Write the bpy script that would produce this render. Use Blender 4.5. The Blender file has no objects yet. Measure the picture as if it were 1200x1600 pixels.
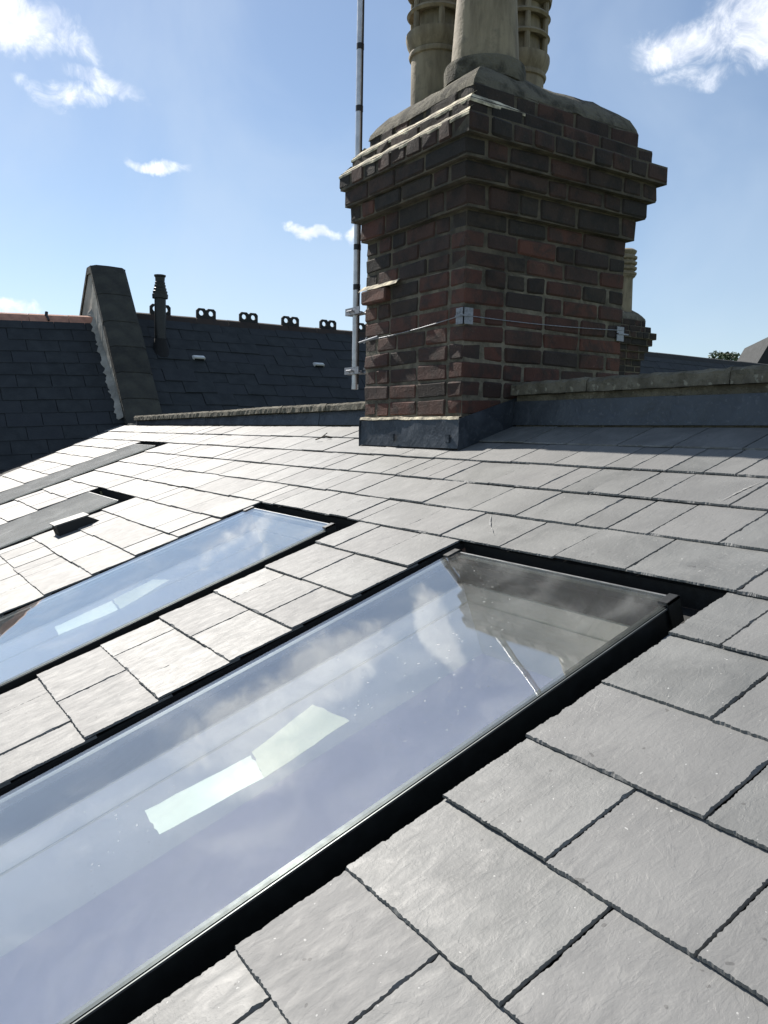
import bpy, bmesh, math, random
from mathutils import Vector, Matrix, noise as mnoise
random.seed(7)
K = 0.92                       # metres per survey unit; all measures below are in survey units
scene = bpy.context.scene
COL = scene.collection
rad = math.radians

# ------------------------------------------------------------------ camera
cR = Vector((0.54307938, 0.83948052, 0.01836397))
cU = Vector((-0.0895568, 0.03616324, 0.99532497))
cF = Vector((-0.83489183, 0.54218509, -0.0948207))
cam = bpy.data.cameras.new('camera'); co = bpy.data.objects.new('camera', cam); COL.objects.link(co)
m = Matrix((( cR.x, cU.x, -cF.x, 0), (cR.y, cU.y, -cF.y, 0), (cR.z, cU.z, -cF.z, 0), (0, 0, 0, 1)))
co.matrix_world = m
cam.sensor_fit = 'VERTICAL'; cam.sensor_height = 24.0; cam.sensor_width = 18.0
cam.lens = 1275.21 / 1600 * 24
cam.clip_start = 0.05; cam.clip_end = 2000
scene.camera = co

# ------------------------------------------------------------------ sky, sun, exposure
SUN_EL, SUN_AZ = 42.0, -5.0        # azimuth measured from -X towards +Y
sd = Vector((-math.cos(rad(SUN_AZ)) * math.cos(rad(SUN_EL)), math.sin(rad(SUN_AZ)) * math.cos(rad(SUN_EL)), math.sin(rad(SUN_EL))))
sl = bpy.data.lights.new('sun', 'SUN'); sl.energy = 4.9; sl.angle = rad(0.53); sl.color = (1.0, 0.94, 0.86)
so = bpy.data.objects.new('sun', sl); COL.objects.link(so)
so.rotation_euler = sd.to_track_quat('Z', 'Y').to_euler(); so.location = (0, 0, 30)
scene.view_settings.view_transform = 'Standard'; scene.view_settings.look = 'None'
scene.view_settings.exposure = 0.62; scene.view_settings.gamma = 1.0
scene.view_settings.use_curve_mapping = False
scene.cycles.max_bounces = 10; scene.cycles.transparent_max_bounces = 16
scene.cycles.sample_clamp_indirect = 6.0

world = bpy.data.worlds.new('World'); scene.world = world; world.use_nodes = True
nt = world.node_tree; nt.nodes.clear()

class G:
    """small node-graph helper"""
    def __init__(s, t): s.t = t
    def n(s, typ, **kw):
        nd = s.t.nodes.new(typ)
        for k, v in kw.items(): setattr(nd, k, v)
        return nd
    def put(s, sock, v):
        if v is None: return
        if isinstance(v, bpy.types.NodeSocket): s.t.links.new(v, sock)
        else: sock.default_value = v
    def math(s, op, a, b=None, c=None, clamp=False):
        nd = s.n('ShaderNodeMath', operation=op); nd.use_clamp = clamp
        s.put(nd.inputs[0], a); s.put(nd.inputs[1], b); s.put(nd.inputs[2], c); return nd.outputs[0]
    def vec(s, op, a, b=None, scale=None):
        nd = s.n('ShaderNodeVectorMath', operation=op)
        s.put(nd.inputs[0], a); s.put(nd.inputs[1], b)
        if scale is not None: s.put(nd.inputs['Scale'], scale)
        return nd
    def noise(s, v, sc, det=4, rough=.5, dist=0.0, dim='3D'):
        nd = s.n('ShaderNodeTexNoise'); nd.noise_dimensions = dim
        s.put(nd.inputs['Vector'], v); nd.inputs['Scale'].default_value = sc
        nd.inputs['Detail'].default_value = det; nd.inputs['Roughness'].default_value = rough
        nd.inputs['Distortion'].default_value = dist
        return nd
    def ramp(s, f, pts, interp='LINEAR'):
        nd = s.n('ShaderNodeValToRGB'); s.put(nd.inputs[0], f); r = nd.color_ramp; r.interpolation = interp
        while len(r.elements) < len(pts): r.elements.new(0.5)
        for e, (p, c) in zip(r.elements, pts):
            e.position = p; e.color = (c, c, c, 1) if isinstance(c, (int, float)) else (*c, 1)
        return nd.outputs[0]
    def mix(s, f, a, b, typ='MIX'):
        nd = s.n('ShaderNodeMix', data_type='RGBA', blend_type=typ)
        s.put(nd.inputs[0], f)
        s.put(nd.inputs[6], (*a, 1) if isinstance(a, tuple) and len(a) == 3 else a)
        s.put(nd.inputs[7], (*b, 1) if isinstance(b, tuple) and len(b) == 3 else b)
        return nd.outputs[2]
    def mapr(s, v, a, b, c=0.0, d=1.0, smooth=True):
        nd = s.n('ShaderNodeMapRange'); nd.interpolation_type = 'SMOOTHSTEP' if smooth else 'LINEAR'
        for i, x in enumerate((v, a, b, c, d)): s.put(nd.inputs[i], x)
        return nd.outputs[0]

g = G(nt)
sky = g.n('ShaderNodeTexSky'); sky.sky_type = 'NISHITA'; sky.sun_disc = False
sky.sun_elevation = rad(SUN_EL)
sky.sun_rotation = math.atan2(sd.x, sd.y)
sky.altitude = 60; sky.air_density = 1.0; sky.dust_density = 0.25; sky.ozone_density = 2.2
tc = g.n('ShaderNodeTexCoord'); dirv = g.vec('NORMALIZE', tc.outputs['Generated']).outputs[0]
warp = g.noise(dirv, 9, 5, .6)
wv = g.vec('SCALE', g.vec('SUBTRACT', warp.outputs['Color'], (.5, .5, .5)).outputs[0], scale=0.075).outputs[0]
dw = g.vec('ADD', dirv, wv).outputs[0]
def dir_of(az, el):
    return Vector((-math.cos(rad(az)) * math.cos(rad(el)), math.sin(rad(az)) * math.cos(rad(el)), math.sin(rad(el))))
# az, el, half-length deg, half-height deg, tilt deg, weight
BLOBS = [
 (8.6, 22.9, 3.4, 1.5, -4, 1.35), (12.2, 22.9, 2.4, .9, -30, .70), (14.4, 20.9, 2.4, .7, -8, .85),
 (12.6, 19.9, 2.6, .75, 10, .72), (10.4, 19.6, 1.7, .5, -35, .55), (17.5, 16.75, 1.7, .42, -3, .95),
 (27.5, 13.3, 1.9, .48, -8, 1.2), (30.6, 13.2, 1.0, .4, 0, .8), (8.0, 7.2, 2.8, .5, 0, .9),
 (52.2, 23.9, 3.6, 1.5, 8, 1.0), (56.8, 24.6, 3.6, 2.6, 20, 1.15), (52.6, 21.8, 2.6, .8, 0, .5), (60, 22.5, 4, 2, 0, .9),
 (11.2, 31.2, 5.2, 2.1, 8, 1.55), (4.5, 30.6, 5.5, 2.4, 20, 1.4), (1.8, 33.0, 3.4, 2.0, 40, 1.1), (20.0, 33.8, 1.3, 3.2, 8, 1.7), (-6, 40, 7, 1.6, 50, .42),
 (-40, 22, 8, 3, 0, .9), (-45, 40, 12, 4, 15, .75), (60, 56, 11, 4, 20, .75), (80, 30, 12, 5, 0, .9),
 (105, 22, 9, 3, 0, .8), (140, 35, 12, 5, 0, .8), (170, 24, 10, 4, 0, .8), (-70, 30, 12, 5, 0, .8), (-110, 25, 10, 4, 0, .8), (-140, 42, 12, 5, 0, .7),
]
total = None
for az, el, a, b, tilt, w in BLOBS:
    c = dir_of(az, el); r = dir_of(az + 90, 0).normalized(); u = c.cross(r) if False else r.cross(c)
    r = Vector(r); up = (Vector((0, 0, 1)) - c * c.z).normalized()
    ca, sa = math.cos(rad(tilt)), math.sin(rad(tilt))
    A = (r * ca + up * sa) / math.sin(rad(a)); B = (up * ca - r * sa) / math.sin(rad(b))
    dd = g.vec('SUBTRACT', dw, tuple(c)).outputs[0]
    x = g.vec('DOT_PRODUCT', dd, tuple(A)).outputs['Value']; y = g.vec('DOT_PRODUCT', dd, tuple(B)).outputs['Value']
    z = g.vec('DOT_PRODUCT', dd, tuple(c * 3.0)).outputs['Value']
    r2 = g.math('ADD', g.math('ADD', g.math('MULTIPLY', x, x), g.math('MULTIPLY', y, y)), g.math('MULTIPLY', z, z))
    f = g.math('MULTIPLY', g.math('MAXIMUM', g.math('SUBTRACT', 1.35, r2), 0.0), w / 1.35)
    total = f if total is None else g.math('MAXIMUM', total, f)
fb = g.noise(dirv, 24, 8, .68, .7).outputs[0]
dens = g.math('ADD', total, g.math('MULTIPLY', g.math('SUBTRACT', fb, .56), 1.5))
dens = g.math('MULTIPLY', g.mapr(dens, .05, 1.05), g.mapr(total, .0, .16))
veil = g.noise(dirv, 3.2, 5, .55, .6).outputs[0]
veil = g.mapr(veil, .34, .78, 0.10, .42)
veil2 = g.math('MULTIPLY', g.mapr(total, 0.0, .5), g.mapr(fb, .35, .75, 0, .22))
zc = g.vec('DOT_PRODUCT', dirv, (0, 0, 1)).outputs['Value']
hz = g.mapr(zc, -.02, .30, .16, .0)
haze = g.math('ADD', g.math('ADD', veil, veil2), hz, clamp=True)
skyb = g.n('ShaderNodeBackground'); skyb.inputs['Strength'].default_value = 0.078
cs = g.mix(haze, sky.outputs[0], (6.0, 7.0, 8.2))
cloudcol = g.mix(0.25, (10.6, 10.7, 10.9, 1), sky.outputs[0])
cs = g.mix(dens, cs, g.mix(1.0, cloudcol, g.mix(g.mapr(fb, .3, .75), (.80, .83, .90), (1.25, 1.23, 1.2)), 'MULTIPLY'))
# tiny shading inside the clouds
nt.links.new(cs, skyb.inputs['Color'])
wo = g.n('ShaderNodeOutputWorld'); nt.links.new(skyb.outputs[0], wo.inputs[0])

# ------------------------------------------------------------------ materials
MATS = {}
def mat(name, fn):
    mt = bpy.data.materials.new(name); mt.use_nodes = True; t = mt.node_tree; t.nodes.clear()
    gg = G(t); out = gg.n('ShaderNodeOutputMaterial'); p = gg.n('ShaderNodeBsdfPrincipled')
    t.links.new(p.outputs[0], out.inputs[0]); fn(gg, p, out); MATS[name] = mt; return mt
def bump(gg, p, h, dist, strength=1.0):
    b = gg.n('ShaderNodeBump'); b.inputs['Strength'].default_value = strength; b.inputs['Distance'].default_value = dist
    gg.put(b.inputs['Height'], h); gg.t.links.new(b.outputs[0], p.inputs['Normal'])
def simple(name, col, rough, metal=0.0, var=.25, scale=20, bd=0.0, bs=60):
    def fn(gg, p, out):
        c = gg.n('ShaderNodeTexCoord').outputs['Object']; oi = gg.n('ShaderNodeObjectInfo').outputs['Random']
        n = gg.noise(c, scale, 5, .6).outputs[0]
        f = gg.math('ADD', gg.mapr(n, .3, .7, 1 - var, 1 + var), gg.math('MULTIPLY', gg.math('SUBTRACT', oi, .5), var))
        gg.put(p.inputs['Base Color'], gg.mix(1.0, tuple(col), gg.vec('SCALE', (1, 1, 1), scale=f).outputs[0], 'MULTIPLY'))
        gg.put(p.inputs['Roughness'], gg.mapr(n, .2, .8, rough * .85, min(1, rough * 1.15))); p.inputs['Metallic'].default_value = metal
        if bd: bump(gg, p, gg.noise(c, bs, 5, .6).outputs[0], bd)
    return mat(name, fn)

def new_slate(gg, p, out):
    oi = gg.n('ShaderNodeObjectInfo').outputs['Random']; c0 = gg.n('ShaderNodeTexCoord').outputs['Object']
    at = gg.n('ShaderNodeAttribute'); at.attribute_name = 'tone'; tone = at.outputs['Fac']
    off = gg.vec('SCALE', (13.7, 7.1, 3.3), scale=gg.math('ADD', oi, tone)).outputs[0]
    c = gg.vec('ADD', c0, off).outputs[0]
    cst = gg.vec('MULTIPLY', c, (3.0, 1.0, 1.0)).outputs[0]
    big = gg.noise(c, 5, 5, .6, .6).outputs[0]; fine = gg.noise(c, 160, 4, .65).outputs[0]; mid = gg.noise(cst, 16, 6, .65, .8).outputs[0]
    base = gg.mix(gg.mapr(big, .3, .7), (.092, .097, .095), (.165, .169, .163))
    base = gg.mix(gg.mapr(tone, 0, 1, 0, .55), base, (.170, .168, .165))
    base = gg.mix(gg.math('MULTIPLY', gg.mapr(mid, .52, .75), .45), base, (.205, .205, .195))
    base = gg.mix(gg.math('MULTIPLY', gg.mapr(mid, .45, .25), .30), base, (.075, .080, .085))
    # chalky scratches
    sc = gg.noise(gg.vec('MULTIPLY', c, (2.0, 9.0, 1.0)).outputs[0], 4.5, 3, .5, 2.2).outputs[0]
    scr = gg.math('SUBTRACT', 1.0, gg.mapr(gg.math('ABSOLUTE', gg.math('SUBTRACT', sc, .5)), 0, .010))
    scm = gg.mapr(gg.noise(c, 3.3, 2).outputs[0], .55, .72)
    base = gg.mix(gg.math('MULTIPLY', gg.math('MULTIPLY', scr, scm), .55), base, (.36, .36, .34))
    spk = gg.mapr(gg.noise(c, 140, 1, .3).outputs[0], .78, .82)
    base = gg.mix(gg.math('MULTIPLY', spk, .7), base, (.45, .45, .43))
    dk = gg.mapr(gg.noise(gg.vec('ADD', c, (5, 5, 5)).outputs[0], 60, 1, .3).outputs[0], .765, .79)
    base = gg.mix(gg.math('MULTIPLY', dk, .6), base, (.03, .03, .03))
    gg.put(p.inputs['Base Color'], base)
    gg.put(p.inputs['Roughness'], gg.math('ADD', gg.mapr(mid, .3, .7, .66, .57), gg.math('MULTIPLY', gg.math('SUBTRACT', tone, .5), .09)))
    p.inputs['Specular IOR Level'].default_value = .62
    # riven surface: stepped cleavage + grain
    st = gg.noise(gg.vec('MULTIPLY', c, (1.0, .55, 1.0)).outputs[0], 7, 6, .6, .5).outputs[0]
    stp = gg.ramp(st, [(.0, 0), (.38, .0), (.395, .28), (.50, .34), (.512, .6), (.60, .66), (.61, 1.0)])
    h = gg.math('ADD', gg.math('MULTIPLY', stp, .30), gg.math('ADD', gg.math('MULTIPLY', mid, .55), gg.math('MULTIPLY', fine, .28)))
    bump(gg, p, h, .0018)
mat('slate', new_slate)
def old_slate(gg, p, out):
    oi = gg.n('ShaderNodeObjectInfo').outputs['Random']; c0 = gg.n('ShaderNodeTexCoord').outputs['Object']
    at = gg.n('ShaderNodeAttribute'); at.attribute_name = 'tone'; tone = at.outputs['Fac']
    c = gg.vec('ADD', c0, gg.vec('SCALE', (13.7, 7.1, 3.3), scale=tone).outputs[0]).outputs[0]
    n = gg.noise(c, 6, 5, .6).outputs[0]
    b = gg.mix(gg.mapr(n, .3, .7), (.016, .020, .022), (.030, .035, .037))
    b = gg.mix(gg.mapr(tone, .3, 1, 0, .6), b, (.027, .031, .036))
    gg.put(p.inputs['Base Color'], b)
    p.inputs['Roughness'].default_value = .7; p.inputs['Specular IOR Level'].default_value = .3
    bump(gg, p, gg.noise(c, 40, 5, .65).outputs[0], .004)
mat('old_slate', old_slate)
simple('felt', (.012, .012, .013), .95)
simple('black_frame', (.011, .013, .013), .42, 0, .15, 30)
simple('gutter_black', (.010, .011, .011), .72, 0, .4, 40, .001, 90)
simple('alu_edge', (.42, .44, .45), .30, .9, .1)
simple('frame_edge', (.16, .165, .17), .45, .6, .1)
simple('galvanised', (.30, .31, .33), .62, .7, .25, 60)
simple('alu_pole', (.50, .50, .51), .36, .6, .15, 25)
simple('tape', (.012, .012, .014), .5)
simple('white_reveal', (.80, .81, .82), .75, 0, .04, 8)
simple('grey_reveal', (.62, .59, .50), .7, 0, .06, 8)
simple('lilac_board', (.86, .76, .88), .8, 0, .05, 5)
simple('mint_strip', (.74, .78, .70), .6, 0, .04, 5)
simple('cream_strip', (.48, .48, .39), .6, 0, .04, 5)
simple('cable', (.25, .25, .24), .5, .5)
simple('white_vent', (.62, .63, .62), .6, 0, .1)
simple('black_plastic', (.010, .011, .011), .5)
simple('terracotta_ridge', (.42, .215, .15), .8, 0, .2, 12, .003)
simple('sooty_terracotta', (.032, .022, .017), .85, 0, .35, 8, .003)
simple('soot_ridge', (.020, .021, .021), .85, 0, .35, 8, .003)
simple('ground_mat', (.10, .12, .07), .95, 0, .4, .2)
simple('leaf', (.045, .07, .03), .7, 0, .5, 1.0)
simple('bark', (.06, .045, .03), .9)
simple('gable_stone', (.036, .036, .029), .9, 0, .45, 5, .012, 14)
simple('grey_render', (.26, .25, .22), .95, 0, .35, 3, .01, 10)
def lead(gg, p, out):
    c = gg.n('ShaderNodeTexCoord').outputs['Object']; n = gg.noise(c, 7, 5, .6, .6).outputs[0]; f = gg.noise(c, 60, 4).outputs[0]
    b = gg.mix(gg.mapr(n, .35, .7), (.034, .042, .054), (.066, .078, .094))
    b = gg.mix(gg.math('MULTIPLY', gg.mapr(f, .55, .8), .3), b, (.22, .23, .24))
    gg.put(p.inputs['Base Color'], b); gg.put(p.inputs['Roughness'], gg.mapr(n, .3, .7, .38, .55)); p.inputs['Metallic'].default_value = .35
    bump(gg, p, gg.math('ADD', n, gg.math('MULTIPLY', f, .12)), .008)
mat('lead', lead)
def concrete(gg, p, out):
    c = gg.n('ShaderNodeTexCoord').outputs['Object']; n = gg.noise(c, 6, 6, .65).outputs[0]; f = gg.noise(c, 55, 5, .7).outputs[0]
    b = gg.mix(gg.mapr(n, .35, .65), (.085, .076, .055), (.18, .165, .125))
    b = gg.mix(gg.mapr(f, .5, .66, 0, .75), b, (.07, .065, .045))
    b = gg.mix(gg.mapr(gg.noise(c, 30, 3).outputs[0], .62, .7, 0, .5), b, (.36, .35, .28))
    gg.put(p.inputs['Base Color'], b); p.inputs['Roughness'].default_value = .95
    bump(gg, p, gg.math('ADD', f, n), .009)
mat('coping_concrete', concrete)
def mortar(gg, p, out):
    c = gg.n('ShaderNodeTexCoord').outputs['Object']; n = gg.noise(c, 14, 6, .65).outputs[0]
    gp_ = gg.n('ShaderNodeNewGeometry').outputs['Position']; soot = gg.mapr(gg.noise(gp_, 2.2, 5, .6, .5).outputs[0], .38, .64, 1.0, .5)
    gg.put(p.inputs['Base Color'], gg.mix(1.0, gg.mix(gg.mapr(n, .3, .7), (.09, .08, .057), (.24, .21, .155)), gg.vec('SCALE', (1, 1, 1), scale=soot).outputs[0], 'MULTIPLY')); p.inputs['Roughness'].default_value = .95
    bump(gg, p, gg.noise(c, 60, 6, .7).outputs[0], .010)
mat('mortar', mortar)
simple('chalk', (.27, .27, .26), .9, 0, .3, 90)
simple('sooty_mortar', (.085, .072, .050), .95, 0, .5, 9, .008, 50)
simple('pale_mortar', (.46, .41, .30), .95, 0, .75, 16, .006, 50)
def flaunch(gg, p, out):
    c = gg.n('ShaderNodeTexCoord').outputs['Object']; n = gg.noise(c, 9, 6, .65, .4).outputs[0]
    b = gg.mix(gg.mapr(n, .35, .6), (.055, .050, .036), (.17, .155, .115))
    gg.put(p.inputs['Base Color'], b); p.inputs['Roughness'].default_value = .95
    bump(gg, p, gg.noise(c, 28, 6, .7).outputs[0], .03)
mat('flaunching', flaunch)
def brickm(dark):
    def fn(gg, p, out):
        oi = gg.n('ShaderNodeObjectInfo').outputs['Random']; c0 = gg.n('ShaderNodeTexCoord').outputs['Object']
        at = gg.n('ShaderNodeAttribute'); at.attribute_name = 'tone'; tone = at.outputs['Fac']
        v = gg.math('FRACT', gg.math('ADD', oi, gg.math('MULTIPLY', tone, 7.31)))
        c = gg.vec('ADD', c0, gg.vec('SCALE', (9.7, 17.1, 5.3), scale=v).outputs[0]).outputs[0]
        n = gg.noise(c, 11, 6, .65, .4).outputs[0]; gp_ = gg.n('ShaderNodeNewGeometry').outputs['Position']; soot = gg.mapr(gg.noise(gp_, 2.6, 5, .6, .5).outputs[0], .38, .66, 1.0, .62); f = gg.noise(c, 90, 5, .7).outputs[0]
        if dark:
            b = gg.ramp(v, [(0, (.030, .023, .018)), (.35, (.048, .030, .022)), (.6, (.070, .034, .024)), (.8, (.024, .020, .017)), (1, (.052, .038, .027))])
            b = gg.mix(gg.mapr(n, .42, .62, 0, .65), b, (.014, .014, .012))
            b = gg.mix(gg.mapr(f, .60, .74, 0, .35), b, (.16, .15, .12))
        else:
            b = gg.ramp(v, [(0, (.082, .037, .026)), (.25, (.125, .048, .032)), (.42, (.034, .027, .024)), (.5, (.070, .036, .028)), (.7, (.120, .045, .030)), (.82, (.040, .030, .026)), (1, (.130, .055, .037))])
            b = gg.mix(gg.mapr(n, .42, .65, 0, .75), b, (.036, .029, .024))
            b = gg.mix(gg.mapr(f, .60, .74, 0, .35), b, (.30, .23, .17))
        b = gg.mix(1.0, b, gg.vec('SCALE', (1, 1, 1), scale=soot).outputs[0], 'MULTIPLY')
        gg.put(p.inputs['Base Color'], b); p.inputs['Roughness'].default_value = .9
        bump(gg, p, gg.math('ADD', n, gg.math('MULTIPLY', f, .6)), .007)
    return fn
mat('brick_red', brickm(False)); mat('brick_soot', brickm(True))
def potm(gg, p, out):
    c = gg.n('ShaderNodeTexCoord').outputs['Object']
    n = gg.noise(gg.vec('MULTIPLY', c, (4, 4, .8)).outputs[0], 5, 6, .6).outputs[0]; n2 = gg.noise(c, 12, 5, .65).outputs[0]
    b = gg.mix(gg.mapr(n, .3, .7), (.15, .120, .076), (.28, .232, .152))
    b = gg.mix(gg.mapr(n2, .5, .72, 0, .55), b, (.105, .090, .062))
    gg.put(p.inputs['Base Color'], b); p.inputs['Roughness'].default_value = .75
    bump(gg, p, n2, .006)
mat('pot_clay', potm)
def glassm(gg, p, out, lo=.03, hi=.12):
    """float glass: angle-dependent mirror over a tinted see-through pane, with dust specks"""
    gg.t.nodes.remove(p)
    c = gg.n('ShaderNodeTexCoord').outputs['Object']
    ge = gg.n('ShaderNodeNewGeometry')
    cs = gg.math('ABSOLUTE', gg.vec('DOT_PRODUCT', ge.outputs['Incoming'], ge.outputs['Normal']).outputs['Value'])
    k = gg.math('POWER', gg.math('SUBTRACT', 1.0, cs), 3.6)
    F = gg.math('ADD', gg.math('MULTIPLY', k, .88), .12, clamp=True)
    gl = gg.n('ShaderNodeBsdfGlossy'); gl.inputs['Roughness'].default_value = 0.006
    gl.inputs['Color'].default_value = (.97, .985, 1, 1)
    wob = gg.n('ShaderNodeBump'); wob.inputs['Distance'].default_value = .0022; wob.inputs['Strength'].default_value = .25
    gg.put(wob.inputs['Height'], gg.noise(c, 3.0, 2, .5).outputs[0]); gg.t.links.new(wob.outputs[0], gl.inputs['Normal'])
    tr = gg.n('ShaderNodeBsdfTransparent'); tr.inputs['Color'].default_value = (.93, .96, .95, 1)
    mx = gg.n('ShaderNodeMixShader'); gg.put(mx.inputs[0], F)
    gg.t.links.new(tr.outputs[0], mx.inputs[1]); gg.t.links.new(gl.outputs[0], mx.inputs[2])
    df = gg.n('ShaderNodeBsdfDiffuse'); df.inputs['Color'].default_value = (.62, .62, .60, 1)
    s1 = gg.mapr(gg.noise(c, 130, 0, 0).outputs[0], .82, .85)
    s2 = gg.mapr(gg.noise(gg.vec('ADD', c, (3, 9, 1)).outputs[0], 75, 1, .3).outputs[0], .79, .81)
    film = gg.mapr(gg.noise(c, 6, 5, .6, .5).outputs[0], .4, .8, lo, hi)
    mask = gg.math('MULTIPLY', gg.math('MAXIMUM', s1, s2), gg.mapr(gg.noise(c, 2.2, 3).outputs[0], .48, .7))
    m2 = gg.n('ShaderNodeMixShader'); gg.put(m2.inputs[0], gg.math('MAXIMUM', gg.math('MULTIPLY', mask, .55), film))
    gg.t.links.new(mx.outputs[0], m2.inputs[1]); gg.t.links.new(df.outputs[0], m2.inputs[2])
    gg.t.links.new(m2.outputs[0], out.inputs[0])
mat('glass', glassm); mat('dusty_glass', lambda a, b, c: glassm(a, b, c, .26, .40))
# ------------------------------------------------------------------ object helpers
def tag(o, label=None, cat=None, group=None, kind=None):
    if label: o['label'] = label
    if cat: o['category'] = cat
    if group: o['group'] = group
    if kind: o['kind'] = kind
    return o
def thing(name, label, cat, loc=(0, 0, 0), group=None):
    o = bpy.data.objects.new(name, None); COL.objects.link(o); o.location = Vector(loc) * K
    o.empty_display_size = .2; o['origin'] = tuple(Vector(loc)); return tag(o, label, cat, group)
def origin_of(o):
    p = Vector((0, 0, 0))
    while o is not None: p += o.location; o = o.parent
    return p
class MB:
    """mesh collector in survey units, world coordinates"""
    def __init__(s): s.v = []; s.f = []; s.tone = []
    def add(s, vs, fs, tone=None):
        b = len(s.v); s.v += [Vector(q) for q in vs]; s.f += [tuple(b + i for i in q) for q in fs]
        if tone is not None: s.tone += [tone] * len(fs)
        return s
    def box(s, a, b, M=None):
        (x0, y0, z0), (x1, y1, z1) = a, b
        vs = [(x0,y0,z0),(x1,y0,z0),(x1,y1,z0),(x0,y1,z0),(x0,y0,z1),(x1,y0,z1),(x1,y1,z1),(x0,y1,z1)]
        if M: vs = [M(Vector(q)) for q in vs]
        return s.add(vs, [(0,3,2,1),(4,5,6,7),(0,1,5,4),(1,2,6,5),(2,3,7,6),(3,0,4,7)])
    def tube(s, p, q, r, n=12, r2=None, caps=True):
        p, q = Vector(p), Vector(q); d = (q - p).normalized(); a = d.orthogonal().normalized(); b = d.cross(a)
        r2 = r if r2 is None else r2; vs = []
        for c, rr in ((p, r), (q, r2)):
            for i in range(n):
                t = 2 * math.pi * i / n; vs.append(c + a * math.cos(t) * rr + b * math.sin(t) * rr)
        fs = [(i, (i + 1) % n, n + (i + 1) % n, n + i) for i in range(n)]
        if caps: fs += [tuple(range(n - 1, -1, -1)), tuple(range(n, 2 * n))]
        return s.add(vs, fs)
    def lathe(s, c, prof, n=40, closed=False, lean=(0, 0)):
        c = Vector(c); vs = []
        for r, z in prof:
            for i in range(n):
                t = 2 * math.pi * i / n; vs.append(c + Vector((math.cos(t) * r + lean[0] * z, math.sin(t) * r + lean[1] * z, z)))
        fs = []
        for j in range(len(prof) - 1):
            for i in range(n):
                fs.append((j * n + i, j * n + (i + 1) % n, (j + 1) * n + (i + 1) % n, (j + 1) * n + i))
        return s.add(vs, fs)
    def build(s, name, m, parent=None, loc=None, smooth=False, kind=None, bevel=0):
        c = Vector(loc) if loc is not None else sum(s.v, Vector()) / len(s.v)
        me = bpy.data.meshes.new(name); me.from_pydata([tuple((q - c) * K) for q in s.v], [], s.f)
        if s.tone and len(s.tone) == len(s.f):
            at = me.attributes.new('tone', 'FLOAT', 'FACE'); at.data.foreach_set('value', s.tone)
        bm = bmesh.new(); bm.from_mesh(me); bmesh.ops.recalc_face_normals(bm, faces=bm.faces)
        if bevel: bmesh.ops.bevel(bm, geom=bm.edges[:], offset=bevel * K, segments=2, affect='EDGES', clamp_overlap=True)
        if smooth:
            for e in bm.edges: e.smooth = not (len(e.link_faces) == 2 and e.calc_face_angle(0) > rad(38))
            for f in bm.faces: f.smooth = True
        bm.to_mesh(me); bm.free(); me.update()
        me.materials.append(MATS[m]); o = bpy.data.objects.new(name, me); COL.objects.link(o)
        if parent is not None:
            o.parent = parent; o.location = c * K - origin_of(parent)
        else: o.location = c * K
        if kind: o['kind'] = kind
        return o

# ------------------------------------------------------------------ main roof frame
TH = rad(20.548); cT, sT, tT = math.cos(TH), math.sin(TH), math.tan(TH)
def RP(X, s, d=0.0):           # X along courses, s up the slope, d above the slate surface
    return Vector((X, s * cT - d * sT, s * sT + d * cT - 1.0))
def RM(v): return RP(v.x, v.y, v.z)
def project(P):
    z = P.dot(cF)
    if z < .05: return None
    return 600 + 1275.21 * P.dot(cR) / z, 800 - 1275.21 * P.dot(cU) / z, z

# ------------------------------------------------------------------ ground and house body
mb = MB(); mb.box((-400, -400, -9.2), (400, 400, -9.0)); o = mb.build('ground', 'ground_mat', loc=(0, 0, -9)); tag(o, kind='structure')
o['label'] = 'grassy ground far below the roofs'

# ------------------------------------------------------------------ slate roof
roof = thing('slate_roof', 'low pitched roof of new grey riven slates around four flush rooflights', 'roof', (-4, 0, -1.3))
ROWS = [-1.054, -.83, -.607, -.383, -.16, .064, .288, .513, .728, .947, 1.162, 1.383, 1.611, 1.832, 2.05, 2.288, 2.52, 2.755, 2.985]
HOLES = [(-2.165, -1.150, -.6, 1.832), (-3.795, -2.818, -.6, 1.832), (-6.22, -5.255, -.6, 1.611), (-8.02, -7.19, .2, 2.52)]
CH = (-4.075, -3.13)            # chimney footprint along X, from s 2.64
def valley_x(s): return -8.535 - .637 * s
P0 = .2745
rng = random.Random(3)
STRIP = {13: [], 12: [-2.66, -2.39], 11: [-2.515], 10: [-2.645, -2.37], 9: [-2.49], 8: [-2.65, -2.362], 7: [-2.50], 6: [-2.637, -2.34], 5: [-2.5], 4: [-2.64, -2.36]}
slates = []                     # x0,x1,s0,s1,row
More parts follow.
